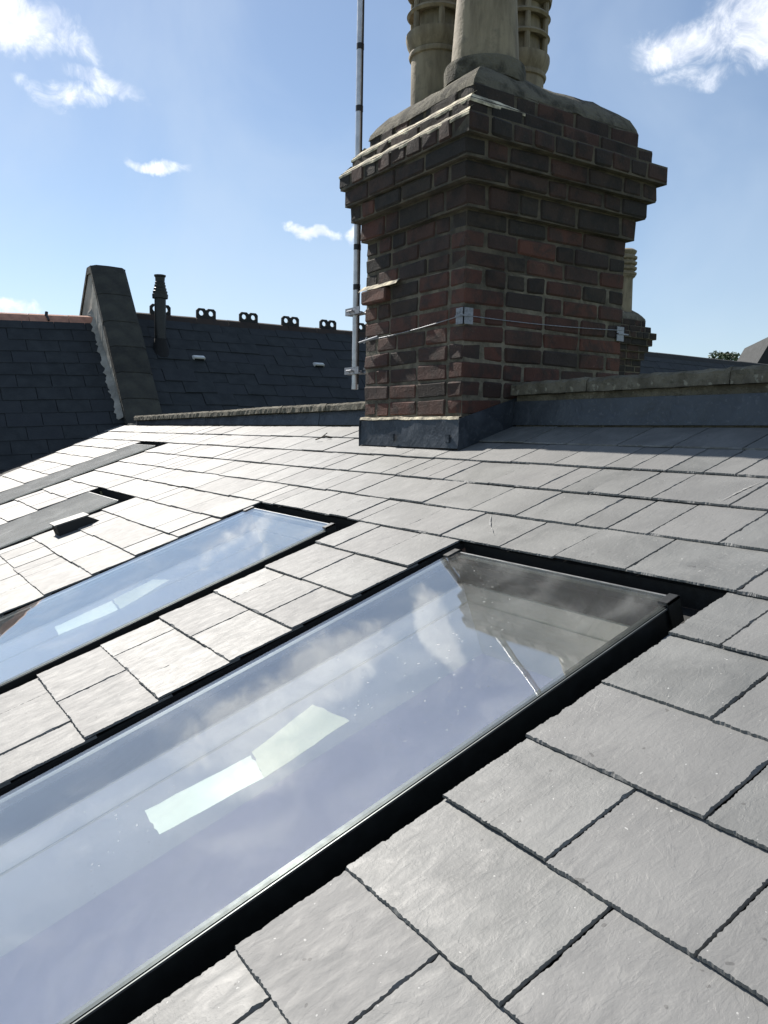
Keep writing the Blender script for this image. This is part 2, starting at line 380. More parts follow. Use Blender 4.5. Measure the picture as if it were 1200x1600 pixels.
for k in range(len(ROWS) - 1):
    s0, s1 = ROWS[k], ROWS[k + 1]
    off = (-1.020, -.884)[0 if k % 2 == 0 else 1]      # half bond
    XL = valley_x((s0 + s1) / 2); XR = 1.6
    segs = [(XL, XR)]
    for hx0, hx1, ha, hb in HOLES:
        if s0 >= hb - .02 or s1 <= ha + .02: continue
        ns = []
        for a, b in segs:
            if hx1 <= a or hx0 >= b: ns.append((a, b)); continue
            if hx0 > a: ns.append((a, hx0))
            if hx1 < b: ns.append((hx1, b))
        segs = ns
    if s0 > 2.6:
        segs = [(XL, CH[0]), (CH[1], XR)]
    for a, b in segs:
        js = []
        n0 = math.ceil((a - off) / P0); x = off + n0 * P0
        while x < b:
            js.append(x + rng.uniform(-.006, .006)); x += P0
        if abs(a + 2.818) < .01 and abs(b + 2.165) < .01 and k in STRIP: js = STRIP[k]
        if a < -4:                    # the far end of the roof: slates of mixed widths
            js2 = []
            for j in js:
                js2.append(j + rng.uniform(-.03, .03))
                if rng.random() < .22 and j > -8: js2.append(j + P0 * rng.uniform(.42, .6))
            js = js2
        js = sorted(js)
        js = [j for j in js if j - a > .10 and b - j > .10]
        if abs(a + 1.15) < .01 and k in (8, 10): js = [j for j in js if j > -.9]
        e = [a] + js + [b]
        for i in range(len(e) - 1): slates.append((e[i], e[i + 1], s0, s1, k))
def slate_geo(mb, w, l, Mf, rng, det, th=.0085, t0=.0115, fall=.040, gapl=.0022, gapr=.0022, tone=None, ragged=1.0, skew=0.0, valley=None):
    """one riven slate: u 0..w across, v 0..l up the slope; dressed edges are chipped"""
    nb = max(2, int(det)); ns = max(1, int(det * .8))
    def zt(u, v): return t0 - fall * v
    out = []
    ph = rng.uniform(0, 50)
    def wav(q, a=.0012): return a * ragged * (mnoise.noise(Vector((q * 22, ph, 0))) + .8 * mnoise.noise(Vector((q * 70, ph, 3))))
    def chip(q):
        c_ = mnoise.noise(Vector((q * 16, ph + 9, 1))) - .22
        return max(0, c_) * .012 * ragged if det > 8 else 0
    for i in range(nb + 1):
        u = gapl + (w - gapl - gapr) * i / nb; out.append((u, wav(u) + rng.uniform(-.0007, .0007) * ragged, 'b'))
    for i in range(1, ns + 1): out.append((w - gapr + wav(i / ns * l + 5, .0010) + rng.uniform(-.0004, .0004) * ragged, l * i / ns, 's'))
    out.append((gapl, l, 't'))
    for i in range(ns - 1, 0, -1): out.append((gapl + wav(i / ns * l + 8, .0010) + rng.uniform(-.0004, .0004) * ragged, l * i / ns, 's'))
    n = len(out); top = []; low = []
    for i, (u, v, t) in enumerate(out):
        cxn = .5 if t == 't' else 0
        ins = (abs(rng.gauss(.0009, .0010)) + .0004) * ragged + chip(u + v * 1.7)
        iu = ins if u < w * .5 else -ins
        iv = ins if t == 'b' else 0
        if t == 'b' and 0 < i < nb: iu = 0
        top.append(Mf(Vector((u + iu, v + iv, zt(u, v)))))
        low.append(Mf(Vector((u, v, zt(u, v) - th * rng.uniform(.72, .95)))))
    bot = [Mf(Vector((u, v, zt(u, v) - th))) for u, v, t in out]
    fs = [tuple(range(n))]
    for i in range(n):
        j = (i + 1) % n
        fs.append((i, n + i, n + j, j)); fs.append((n + i, 2 * n + i, 2 * n + j, n + j))
    mb.add(top + low + bot, fs, tone)
info = []
for (x0, x1, s0, s1, k) in slates:
    cpt = RP((x0 + x1) / 2, (s0 + s1) / 2); pr = project(cpt); area = 0
    if pr:
        q = [project(RP(x, s)) for x in (x0, x1) for s in (s0, s1)]
        if all(q):
            xs = [a[0] for a in q]; ys = [a[1] for a in q]
            if max(xs) > -20 and min(xs) < 1220 and min(ys) < 1620 and max(ys) > 0:
                area = (x1 - x0) * (s1 - s0) / pr[2] ** 3
    info.append(area)
order = sorted(range(len(slates)), key=lambda i: -info[i]); top300 = set(i for i in order[:300] if info[i] > 0)
rest = MB()
for i, (x0, x1, s0, s1, k) in enumerate(slates):
    r = random.Random(1000 + i); w = x1 - x0; l = (s1 - s0) * 1.16
    if k == len(ROWS) - 2: l = (s1 - s0)
    pr = project(RP((x0 + x1) / 2, s0)); near = pr[2] if pr else 9
    det = 84 if near < 2.3 else 40 if near < 4 else 7 if i in top300 else 2
    lift = r.uniform(-.0012, .0022); th = r.uniform(.0052, .0072); rot = r.uniform(-.006, .006) if near < 5 else r.uniform(-.012, .012)
    ds = r.uniform(-.0025, .0025) * (1 if near < 4 else 2.0)
    tilt = r.uniform(-.006, .006)
    vk = valley_x((s0 + s1) / 2); isv = abs(x0 - vk) < 1e-4
    def Mf(v, x0=x0, s0=s0, rot=rot, lift=lift, ds=ds, isv=isv, w=w, tilt=tilt):
        u, vv, z = v
        X = x0 + u - rot * vv; s = s0 + vv + rot * u + ds
        if isv: X += (1 - u / w) * (-.637 * (vv - l * .43))
        return RP(X, s, z + lift + tilt * (u - w / 2))
    gl = r.uniform(.001, .0035); gr = r.uniform(.001, .0035)
    if i in top300:
        mb = MB(); slate_geo(mb, w, l, Mf, r, det, th, t0=.0095, gapl=gl, gapr=gr, tone=r.random(), fall=.036)
        ob = mb.build('slate', 'slate', roof)
    else:
        slate_geo(rest, w, l, Mf, r, det, th, t0=.0095, gapl=gl, gapr=gr, tone=r.random(), fall=.036)
rest.build('distant_slates', 'slate', roof, kind='stuff')
# felt and deck under the slates (cut round the rooflights)
def deck(mb, xa, xb, sa, sb, d0=-.030, d1=-.012):
    mb.box((xa, sa, d0), (xb, sb, d1), RM)
mb = MB()
deck(mb, -10.9, -8.02, -1.1, 3.0); deck(mb, -8.02, -7.19, -1.1, .2); deck(mb, -8.02, -7.19, 2.535, 3.0)
deck(mb, -7.19, -6.22, -1.1, 3.0); deck(mb, -6.22, -5.255, -1.1, -.6); deck(mb, -6.22, -5.255, 1.626, 3.0)
deck(mb, -5.255, -3.795, -1.1, 3.0); deck(mb, -3.795, -2.818, -1.1, -.6); deck(mb, -3.795, -2.818, 1.847, 3.0)
deck(mb, -2.818, -2.165, -1.1, 3.0); deck(mb, -2.165, -1.15, -1.1, -.6); deck(mb, -2.165, -1.15, 1.847, 3.0)
deck(mb, -1.15, 1.6, -1.1, 3.0)
mb.build('roofing_felt', 'felt', roof)
# lead valley beside the terrace roof
mb = MB()
for j in range(12):
    a = -1.1 + j * .36; b = a + .352
    mb.box((-.02, a, -.012), (.50, b, .004), lambda v: RP(valley_x(v.y) - .50 + v.x, v.y, v.z))
mb.build('valley_gutter', 'felt', roof)
# house body below the roof
mb = MB(); mb.box((-10.6, -1.0, -9.0), (1.55, 2.75, -1.75)); hb = mb.build('house_wall', 'brick_red')
tag(hb, 'brick body of the house under the new slate roof', 'wall')


# ------------------------------------------------------------------ rooflights
def rooflight(name, label, x0, x1, s0, s1, hole, sheets=(), cap=True, d=.015):
    open_ = True
    t = thing(name, label, 'rooflight', RP((x0 + x1) / 2, s0, 0), 'flush rooflights in the slate roof')
    hx0, hx1, ha, hb = hole; gw = .0
    # gutter well all round: floor and outer cheeks
    f = MB(); fd = -.075
    for a, b, c, e in ((hx0, x0 + .012, ha, hb + .012), (x1 - .012, hx1, ha, hb + .012), (x0 + .012, x1 - .012, s1 - .004, hb + .012)):
        f.box((a, c, fd - .01), (b, e, fd), RM)
    f.box((hx0 - .006, ha, fd), (hx0 - .001, hb, -.006), RM); f.box((hx1 + .001, ha, fd), (hx1 + .006, hb, -.006), RM)
    f.box((hx0, hb + .013, fd), (hx1, hb + .018, -.012), RM)
    f.build('flashing_gutter', 'gutter_black', t)
    # kerb / frame: four sides
    w = .020; lo = -.085; hi = d - .008
    f = MB(); f.box((x1 - w, s0, lo), (x1 - .002, s1 - .002, hi), RM); f.build('frame_side', 'black_frame', t)
    f = MB(); f.box((x0 + .002, s0, lo), (x0 + w, s1 - .002, hi), RM); f.build('frame_side', 'black_frame', t)
    f = MB(); f.box((x0 + w, s1 - w, lo), (x1 - w, s1 - .002, hi), RM); f.build('frame_head', 'black_frame', t)
    f = MB(); f.box((x0 + w, s0, lo), (x1 - w, s0 + w, hi), RM); f.build('frame_sill', 'black_frame', t)
    # slim metal arris just under the glass edge
    f = MB(); f.box((x1 - .001, s0, d - .0135), (x1 + .0025, s1, d - .0095), RM); f.box((x0 - .0025, s0, d - .0135), (x0 + .001, s1, d - .0095), RM)
    f.box((x0, s1 - .001, d - .009), (x1, s1 + .005, d - .002), RM); f.build('metal_edge', 'frame_edge', t)
    gm = MB(); gm.box((x0, s0, d - .0065), (x1, s1 - .002, d), RM)
    gm.build('glass_pane', 'glass' if sheets else 'dusty_glass', t)
    if cap:
        f = MB(); f.box((x1 - .024, s1 - .040, d - .004), (x1 + .006, s1 + .006, d + .0045), RM)
        f.box((x1 + .001, s1 - .040, -.05), (x1 + .006, s1 + .006, d + .0045), RM); f.build('corner_cap', 'black_frame', t, bevel=.0012)
        f = MB(); f.box((x0 - .008, s1 - .045, d - .004), (x0 + .020, s1 + .008, d + .0045), RM); f.build('corner_cap', 'black_frame', t, bevel=.0012)
    if open_:
        # lining of the opening, stepped at two depths
        steps = [(.020, lo, -.012), (.024, -.092, -.088), (.018, -.156, -.093), (.023, -.160, -.156), (.018, -.352, -.160)]
        names = ['frame_rebate', 'shadow_gap', 'upper_lining', 'shadow_gap', 'lower_lining']
        ms = ['lilac_board', 'grey_reveal', 'white_reveal', 'grey_reveal', 'white_reveal']
        for (ins, za, zb), nm, mm in zip(steps, names, ms):
            f = MB(); a0, a1, b0, b1 = x0 + ins, x1 - ins, s0 + ins, s1 - ins; tkn = .014
            f.box((a0 - tkn, b0 - tkn, za), (a0, b1 + tkn, zb), RM); f.box((a1, b0 - tkn, za), (a1 + tkn, b1 + tkn, zb), RM)
            f.box((a0, b0 - tkn, za), (a1, b0, zb), RM)
            f.build(nm, mm, t)
            f = MB(); f.box((a0, b1, za), (a1, b1 + tkn, zb), RM)
            f.build(nm, 'grey_reveal', t)
        f = MB(); f.box((x0, s0, -.372), (x1, s1, -.352), RM); f.build('ceiling_board', 'lilac_board', t)
        # pale strips set just under the pane, a mint length and a cream one
        if not sheets: return t
        rl = random.Random(int(-x0 * 100))
        for poly, mm in sheets:
            mb = MB(); pts = []
            for (p, q) in zip(poly, poly[1:] + poly[:1]):
                for k_ in range(7): pts.append((p[0] + (q[0] - p[0]) * k_ / 7 + rl.uniform(-.0025, .0025), p[1] + (q[1] - p[1]) * k_ / 7 + rl.uniform(-.0025, .0025)))
            n_ = len(pts); mb.add([RP(a, b, -.0115) for a, b in pts] + [RP(a, b, -.0125) for a, b in pts], [tuple(range(n_)), tuple(range(2 * n_ - 1, n_ - 1, -1))] + [(i, (i + 1) % n_, n_ + (i + 1) % n_, n_ + i) for i in range(n_)])
            mb.build('pale_strip', mm, t)
    return t
GR = 'flush rooflights in the slate roof'
rooflight('rooflight', 'largest rooflight in front, reflecting the chimney and clouds in its long glass', -2.080, -1.225, -.45, 1.745, HOLES[0],
          sheets=[([(-1.705, .53), (-1.589, .525), (-1.563, .762), (-1.675, .782)], 'mint_strip'), ([(-1.686, .791), (-1.559, .760), (-1.576, .998), (-1.731, .986)], 'cream_strip')])
rooflight('rooflight', 'second rooflight, pale blue sky in its glass, left of the large front one', -3.715, -2.895, -.45, 1.750, HOLES[1],
          sheets=[([(-3.328, .671), (-3.206, .663), (-3.175, .892), (-3.330, .908)], 'mint_strip'), ([(-3.338, .915), (-3.170, .900), (-3.255, 1.14), (-3.364, 1.097)], 'cream_strip')])
rooflight('rooflight', 'third rooflight, dull grey glass, just above the small hooded roof vent', -6.125, -5.335, -.45, 1.515, HOLES[2], sheets=(), cap=False)
rooflight('rooflight', 'farthest rooflight, slim and grey, nearest to the dark terrace roof valley', -7.93, -7.27, .35, 2.42, HOLES[3], sheets=(), cap=False)
# chalky scratches left on three slates, and a twig
def mark(pts, w_, seed):
    mb = MB(); r_ = random.Random(seed); vs = []
    P = []
    for (a, b) in zip(pts, pts[1:]):
        for k_ in range(8): P.append((a[0] + (b[0] - a[0]) * k_ / 8, a[1] + (b[1] - a[1]) * k_ / 8))
    P.append(pts[-1]); dx_, dy_ = pts[-1][0] - pts[0][0], pts[-1][1] - pts[0][1]; L_ = math.hypot(dx_, dy_); nx, ny = -dy_ / L_, dx_ / L_
    for k_, (a, b) in enumerate(P):
        ww = w_ * r_.uniform(.15, 1) * math.sin(math.pi * (k_ + .5) / len(P)); a += r_.uniform(-.001, .001)
        z_ = .0095 - .036 * (b - max(q for q in ROWS if q <= b + .004)) + .0034
        vs += [RP(a - nx * ww, b - ny * ww, z_), RP(a + nx * ww, b + ny * ww, z_)]
    mb.add(vs, [(2 * k_, 2 * k_ + 1, 2 * k_ + 3, 2 * k_ + 2) for k_ in range(len(P) - 1)]); mb.build('chalk_mark', 'chalk', roof)
mark([(-1.484, 2.31), (-1.478, 2.404), (-1.464, 2.49)], .0045, 1); mark([(-2.235, 2.040), (-2.157, 1.966), (-2.054, 1.895)], .0040, 2)
mb = MB(); q_ = [RP(-4.62 + a, 2.70 + b, c_) for a, b, c_ in ((-.06, -.02, .018), (-.02, -.005, .024), (.0, .02, .03), (.05, .03, .02))]
for a, b in zip(q_, q_[1:]): mb.tube(a, b, .004, 6)
mb.tube(q_[1], RP(-4.62 - .01, 2.70 + .05, .04), .003, 5); o = mb.build('twig', 'bark'); tag(o, 'small dark curled twig lying on the slates left of the big chimney', 'twig')
# small bracket of folded metal left in the corner of the front gutter
f = MB(); f.box((-1.20, 1.64, -.045), (-1.16, 1.685, -.040), RM); o = f.build('metal_clip', 'galvanised'); tag(o, 'small bare metal clip in the gutter by the corner of the front rooflight', 'clip')
# loose grit on the head flashing
grit = MB(); r = random.Random(5)
for j in range(150):
    X = -1.98 + abs(r.gauss(0, .16)); s = 1.752 + r.random() * .06; q = r.uniform(.0006, .0019)
    grit.box((X, s, -.0745), (X + q, s + q, -.0745 + q), RM)
for j in range(120):
    X = -1.205 + r.random() * .04; s = .60 + r.gauss(0, .03); q = r.uniform(.0004, .0013)
    grit.box((X, s, -.0745), (X + q, s + q, -.0745 + q), RM)
o = grit.build('grit', 'white_vent'); tag(o, 'pale grit scattered in the black gutters round the front rooflight', 'grit', kind='stuff')

# ------------------------------------------------------------------ hooded vent among the slates
t = thing('roof_vent', 'small hooded slate vent with black mouth, beside the third rooflight', 'vent', RP(-5.12, 1.15, 0))
xa, xb, sa, sb = -5.10, -4.965, 1.055, 1.24
mb = MB(); z0, z1 = .0, .066
vs = [RP(xa, sa, z0), RP(xb, sa, z0), RP(xb, sb + .06, z0), RP(xa, sb + .06, z0), RP(xa, sa, z1), RP(xb, sa, z1), RP(xb, sb, z1 * .80), RP(xa, sb, z1 * .80)]
mb.add(vs, [(0,3,2,1),(0,1,5,4),(1,2,6,5),(2,3,7,6),(3,0,4,7),(4,5,6,7)]); mb.build('vent_body', 'black_plastic', t)
mb = MB(); mb.box((xa - .006, sa - .008, 0), (xb + .004, sb + .01, .008), lambda v: RP(v.x, v.y, z1 + .002 + v.z - (v.y - sa) * .066)); mb.build('vent_slate', 'slate', t)
mb = MB()
for j in range(5): mb.box((xa + .012 + j * .033, sa - .004, .008), (xa + .018 + j * .033, sa - .001, .054), RM)
mb.build('vent_grille', 'black_plastic', t)

# ------------------------------------------------------------------ chimney stack
BX0, BX1, BY0, BY1 = -4.05, -3.148, 2.481, 3.59
def make_brick(mb, c, sx, sy, sz, r, tone, worn=1.0):
    """worn brick: cut corners, jittered"""
    hx, hy, hz = sx / 2, sy / 2, sz / 2; b = min(.0085, hz * .3) * worn; vs = []; 
    bm = bmesh.new()
    jit = .0046 * worn
    pts = []
    for X in (-1, 1):
        for Y in (-1, 1):
            for Z in (-1, 1): pts.append(Vector((X * hx, Y * hy, Z * hz)) + Vector([r.uniform(-jit, jit) for _ in range(3)]))
    vv = [bm.verts.new(p) for p in pts]
    for q in ((0,1,3,2),(4,6,7,5),(0,4,5,1),(2,3,7,6),(0,2,6,4),(1,5,7,3)): bm.faces.new([vv[i] for i in q])
    bmesh.ops.bevel(bm, geom=bm.edges[:], offset=b, segments=1, affect='EDGES', clamp_overlap=True)
    bm.verts.index_update()
    mb.add([Vector(c) + v.co + Vector([r.uniform(-.0007, .0007) for _ in range(3)]) for v in bm.verts], [[v.index for v in f.verts] for f in bm.faces], tone)
    bm.free()
# courses: (z0, z1, overhang on -X/-Y, overhang on +X/+Y, kind)
COURSES = []
z = -.1735
while z < 1.07: COURSES.append((z, z + .0893, 0, 0, 'body')); z += .0893
zc = [c[1] for c in COURSES][-1]
COURSES += [(zc, 1.188, .027, .036, 'body'), (1.188, 1.275, .070, .073, 'corbel'), (1.275, 1.366, .096, .108, 'corbel'),
            (1.366, 1.458, .116, .146, 'head'), (1.458, 1.545, .066, .087, 'corbel'), (1.545, 1.645, -.003, .031, 'corbel')]
def chimney(name, label, dx, dy, dz, pots, bits=True, w_extra=0.0, seed=1):
    t = thing(name, label, 'chimney', (BX0 + dx, BY0 + dy, -.2 + dz)); r = random.Random(seed); far = MB(); far2 = MB(); J = .0125
    core = MB(); core2 = MB()
    for ci, (z0, z1, oa, ob, kind) in enumerate(COURSES):
        x0, x1, y0, y1 = BX0 - oa + dx, BX1 + ob + dx, BY0 - oa + dy, BY1 + ob + dy
        z0 += dz; z1 += dz; rec = .0035
        (core if ci < 11 else core2).box((x0 + rec, y0 + rec, z0), (x1 - rec, y1 - rec, z1))
        sooty = ci >= 10
        # a run of bricks along each face; corners go with alternate faces
        def run(axis, fixed, a, b, side, flip, vis):
            L = .250 if kind != 'head' else .122
            parts = []
            W = .118
            aa, bb = (a, b) if flip else (a + W + J, b - W - J)
            x = aa
            if not flip: x = aa; first = r.choice([.122, .190])
            else: first = .250 if kind != 'head' else .122
            n = 0
            while x < bb - .03:
                l = first if n == 0 else (L if r.random() < .78 or kind == 'head' else .122)
                if bb - (x + l) < .09: l = bb - x
                parts.append((x, min(x + l, bb))); x += l + J; n += 1
            for (p0, p1) in parts:
                lng = p1 - p0
                if lng < .02: continue
                pr_ = r.uniform(.0020, .0065)
                h = z1 - z0 - J * .95
                if bits and kind == 'body' and ci in (10,) and ((axis == 'x' and side < 0 and p1 < BX0 + .36) or (axis == 'y' and side < 0) or (axis == 'y' and side > 0 and p0 > BY1 - .20)): pr_ += .034
                if axis == 'x':
                    cy = fixed + side * (pr_ - W / 2); c = ((p0 + p1) / 2, cy, (z0 + z1) / 2 + r.uniform(-.0012, .0012)); s = (lng, W, h)
                else:
                    cx = fixed + side * (pr_ - W / 2); c = (cx, (p0 + p1) / 2, (z0 + z1) / 2 + r.uniform(-.0012, .0012)); s = (W, lng, h)
                mt = 'brick_soot' if r.random() < (.12 if ci < 7 else .30 if ci < 10 else .5 if ci < 13 else .80 if ci < 15 else .96) and not (ci == 10 and pr_ > .02) else 'brick_red'
                if vis and bits:
                    mb = MB(); make_brick(mb, c, *s, r, r.random()); mb.build('brick', mt, t)
                else: make_brick(far2 if sooty else far, c, *s, r, r.random())
        even = ci % 2 == 0
        run('x', y0, x0, x1, -1, even, True)        # face towards the slates
        run('y', x1, y0, y1, 1, not even, True)     # right-hand face
        run('x', y1, x0, x1, 1, even, False); run('y', x0, y0, y1, -1, not even, False)
    core.build('mortar_core', 'mortar', t); core2.build('mortar_core', 'sooty_mortar', t)
    far.build('brickwork_hidden' if bits else 'brickwork', 'brick_soot' if not bits else 'brick_red', t, kind='stuff')
    far2.build('brickwork_hidden' if bits else 'brickwork', 'brick_soot', t, kind='stuff')
    # weathered mortar fillets on the set-backs near the top: whole on two faces, a remnant on the right-hand one
    for (oa, ob, zz, w_, hh, rem) in ((.1185, .148, 1.446, .054, .050, 0.0), (.068, .089, 1.534, .066, .058, .33)):
        X0, X1, Y0, Y1 = BX0 - oa + dx, BX1 + ob + dx, BY0 - oa + dy, BY1 + ob + dy
        path = []
        for k_ in range(31): path.append((X0, Y1 + (Y0 - Y1) * k_ / 30, 1, 1 if k_ == 30 else 0, 1.0))
        for k_ in range(2, 40): path.append((X0 + (X1 - X0) * k_ / 40, Y0, 0, 1, 1.0))
        path.append((X1, Y0, -1, 1, 1.0))
        if rem:
            for k_ in range(3, 17): path.append((X1, Y0 + (Y1 - Y0) * rem * k_ / 16, -1, 0, 1.0 - (k_ / 16) ** 3 * .8))
        fl = MB(); vs = []
        for q, (x, y, ix, iy, sc_) in enumerate(path):
            nz = mnoise.noise(Vector((x * 11, y * 11, zz))); nz2 = mnoise.noise(Vector((x * 30, y * 30, zz + 4)))
            o_ = nz * .004 + nz2 * .003; lo_ = zz + dz + nz * .006 + nz2 * .003
            vs += [(x - ix * .001 + ix * o_, y - iy * .001 + iy * o_, lo_ - .012), (x + ix * (o_ - .002), y + iy * (o_ - .002), lo_),
                   (x + ix * w_ * .5, y + iy * w_ * .5, lo_ + hh * .62 * sc_ + nz2 * .003), (x + ix * w_, y + iy * w_, lo_ + hh * sc_)]
        fl.add(vs, [(4 * q + k_, 4 * q + 4 + k_, 4 * q + 5 + k_, 4 * q + 1 + k_) for q in range(len(path) - 1) for k_ in range(3)])
        fl.build('mortar_fillet', 'pale_mortar', t, smooth=True)
    # flaunching mound
    fl = MB(); N = 12; rings = []; vs = []
    X0, X1, Y0, Y1 = BX0 + .0 + dx, BX1 + .030 + dx, BY0 + .0 + dy, BY1 + .030 + dy
    cx, cy = (X0 + X1) / 2, (Y0 + Y1) / 2; levels = [(1.0, 1.632), (.985, 1.662), (.93, 1.706), (.85, 1.748), (.72, 1.788), (.5, 1.815), (.25, 1.822), (.02, 1.825)]
    for sc, zz in levels:
        for i in range(4):
            c4 = [(X0, Y0), (X1, Y0), (X1, Y1), (X0, Y1)]; p, q = c4[i], c4[(i + 1) % 4]
            for j in range(N):
                f_ = j / N; x = p[0] + (q[0] - p[0]) * f_; y = p[1] + (q[1] - p[1]) * f_
                rr = max(0, (1 - sc)) * .25
                x = cx + (x - cx) * sc; y = cy + (y - cy) * sc
                nz = mnoise.noise(Vector((x * 9, y * 9, 1.3))) * .014 + mnoise.noise(Vector((x * 28, y * 28, 4.3))) * .006
                vs.append((x + nz * .5, y + nz * .5, zz + nz + dz))
    M4 = 4 * N; fs = []
    for k_ in range(len(levels) - 1):
        for i in range(M4): fs.append((k_ * M4 + i, k_ * M4 + (i + 1) % M4, (k_ + 1) * M4 + (i + 1) % M4, (k_ + 1) * M4 + i))
    fl.add(vs, fs); fl.build('flaunching', 'flaunching', t, smooth=True)
    for kind, px, py, pz in pots:
        c = (px + dx, py + dy, pz + dz)
        if kind == 'louvre':
            p = MB(); R_ = .140
            prof = [(R_ - .004, 0), (R_, .02), (R_ + .001, .27), (R_ + .012, .275), (R_ + .016, .287), (R_ + .012, .30), (R_ + .004, .304), (R_ + .010, .315), (R_ + .026, .345),
                    (R_ + .033, .375), (R_ + .032, .395), (R_ + .016, .402), (R_ - .028, .404), (R_ - .028, .70)]
            po = p.lathe(c, prof, 48).build('chimney_pot', 'pot_clay', t, loc=c, smooth=True)
            for jb, zz in enumerate((.50, .61)):
                b = MB(); b.lathe(c, [(R_ - .03, zz), (R_ + .018, zz - .012), (R_ + .030, zz), (R_ + .018, zz + .016), (R_ - .03, zz + .02), (R_ - .03, zz)], 48); b.build('louvre_ring', 'pot_clay', po, smooth=True)
            b = MB()
            for q in range(6):
                th_ = 2 * math.pi * (q + .55) / 6; cc = Vector(c) + Vector((math.cos(th_) * (R_ + .004), math.sin(th_) * (R_ + .004), 0))
                b.tube(cc + Vector((0, 0, .40)), cc + Vector((0, 0, .70)), .017, 8)
            b.build('louvre_post', 'pot_clay', po)
            b = MB(); b.lathe(c, [(R_ - .03, .68), (R_ + .03, .69), (R_ + .035, .72), (R_ + .01, .74), (R_ - .02, .80), (R_ - .05, .80), (R_ - .05, .2)], 48); b.build('pot_rim', 'pot_clay', po, smooth=True)
        elif kind == 'taper':
            p = MB()
            po = p.lathe(c, [(.182, 0), (.183, .012), (.176, .018), (.150, .42), (.143, .62), (.150, .64), (.165, .66), (.165, .72), (.140, .73), (.11, .73), (.11, .1)], 56).build('chimney_pot', 'pot_clay', t, loc=c, smooth=True)
            b = MB(); b.lathe(c, [(.17, -.05), (.205, -.045), (.208, .03), (.203, .048), (.178, .052)], 56, lean=(0, 0)); b.build('pot_collar', 'flaunching', po, smooth=True)
        else:
            p = MB()
            prof = [(.125, 0), (.118, .50), (.125, .52), (.150, .54)]
            for q in range(4): prof += [(.150, .55 + q * .075), (.165, .565 + q * .075), (.168, .59 + q * .075), (.135, .605 + q * .075), (.130, .62 + q * .075)]
            prof += [(.150, .87), (.158, .90), (.12, .925), (.09, .925), (.09, .3)]
            po = p.lathe(c, prof, 32).build('chimney_pot', 'pot_clay', t, loc=c, smooth=True)
    return t
ch = chimney('chimney_stack', 'tall red and sooty brick chimney stack with corbelled head and three clay pots', 0, 0, 0,
             [('louvre', -3.86, 2.80, 1.80), ('taper', -3.392, 2.765, 1.800), ('louvre', -3.80, 3.36, 1.80)])
# pale weathered mortar on top of the projecting string course
f = MB(); vs = []
for i in range(13):
    x = BX0 - .034 + .39 * i / 12; h_ = mnoise.noise(Vector((x * 14, 2, 0))) * .004
    zz_ = COURSES[10][1]; vs += [(x, BY0 - .035, zz_ - .008 + h_), (x, BY0 - .018, zz_ + .010 + h_), (x, BY0 + .004, zz_ + .026 + h_)]
f.add(vs, [(3 * i + k_, 3 * i + 3 + k_, 3 * i + 4 + k_, 3 * i + 1 + k_) for i in range(12) for k_ in (0, 1)]); f.build('mortar_fillet', 'pale_mortar', ch, smooth=True)
# lead apron and side flashings at the foot
def sheet(name, parent, quad, th, m='lead', nu=10, nv=4, amp=.003, seed=1, smooth=True):
    """dressed lead sheet between four corners, slightly dented"""
    a, b, c, d_ = [Vector(q) for q in quad]; nrm = (b - a).cross(d_ - a).normalized(); mb = MB(); vs = []
    for side in (0, 1):
        for j in range(nv + 1):
            for i in range(nu + 1):
                u, v = i / nu, j / nv; p = (a * (1 - u) + b * u) * (1 - v) + (d_ * (1 - u) + c * u) * v
                n_ = mnoise.noise(p * 6 + Vector((seed, 0, 0))) * amp * 2
                vs.append(p + nrm * (n_ + (0 if side else -th)))
    W_ = nu + 1; H_ = (nu + 1) * (nv + 1); fs = []
    for j in range(nv):
        for i in range(nu):
            q = j * W_ + i; fs.append((H_ + q, H_ + q + 1, H_ + q + W_ + 1, H_ + q + W_)); fs.append((q, q + W_, q + W_ + 1, q + 1))
    for i in range(nu):
        fs.append((i, i + 1, H_ + i + 1, H_ + i)); q = nv * W_ + i; fs.append((q, H_ + q, H_ + q + 1, q + 1))
    for j in range(nv):
        q = j * W_; fs.append((q, H_ + q, H_ + q + W_, q + W_)); q += nu; fs.append((q, q + W_, H_ + q + W_, H_ + q))
    mb.add(vs, fs); return mb.build(name, m, parent, smooth=smooth)
yF = BY0 - .014
zr = lambda y: y * tT - 1.0 + .014
sheet('lead_apron', ch, [(BX0 - .02, yF - .008, zr(yF) - .002), (-3.60, yF - .008, zr(yF) - .002), (-3.60, yF, .082), (BX0 - .02, yF, .076)], .006, amp=.004, seed=2)
sheet('lead_apron', ch, [(-3.63, yF - .015, zr(yF) - .002), (BX1 + .014, yF - .015, zr(yF) - .002), (BX1 + .014, yF - .005, .080), (-3.63, yF - .005, .084)], .006, amp=.004, seed=5)
for cxx in (-3.72, -3.23): 
    f = MB(); f.box((cxx, yF - .022, -.035), (cxx + .035, yF - .013, .004)); f.build('lead_clip', 'lead', ch, bevel=.002)
sheet('lead_soaker', ch, [(BX1 + .016, yF - .01, zr(yF) - .01), (BX1 + .016, 2.95, zr(2.95) - .02), (BX1 + .016, 2.95, .235), (BX1 + .016, yF - .01, .081)], .006, amp=.003, seed=9)
sheet('lead_soaker', ch, [(BX0 - .016, 2.95, zr(2.95) - .02), (BX0 - .016, yF - .01, zr(yF) - .01), (BX0 - .016, yF - .01, .078), (BX0 - .016, 2.95, .20)], .006, amp=.003, seed=12)
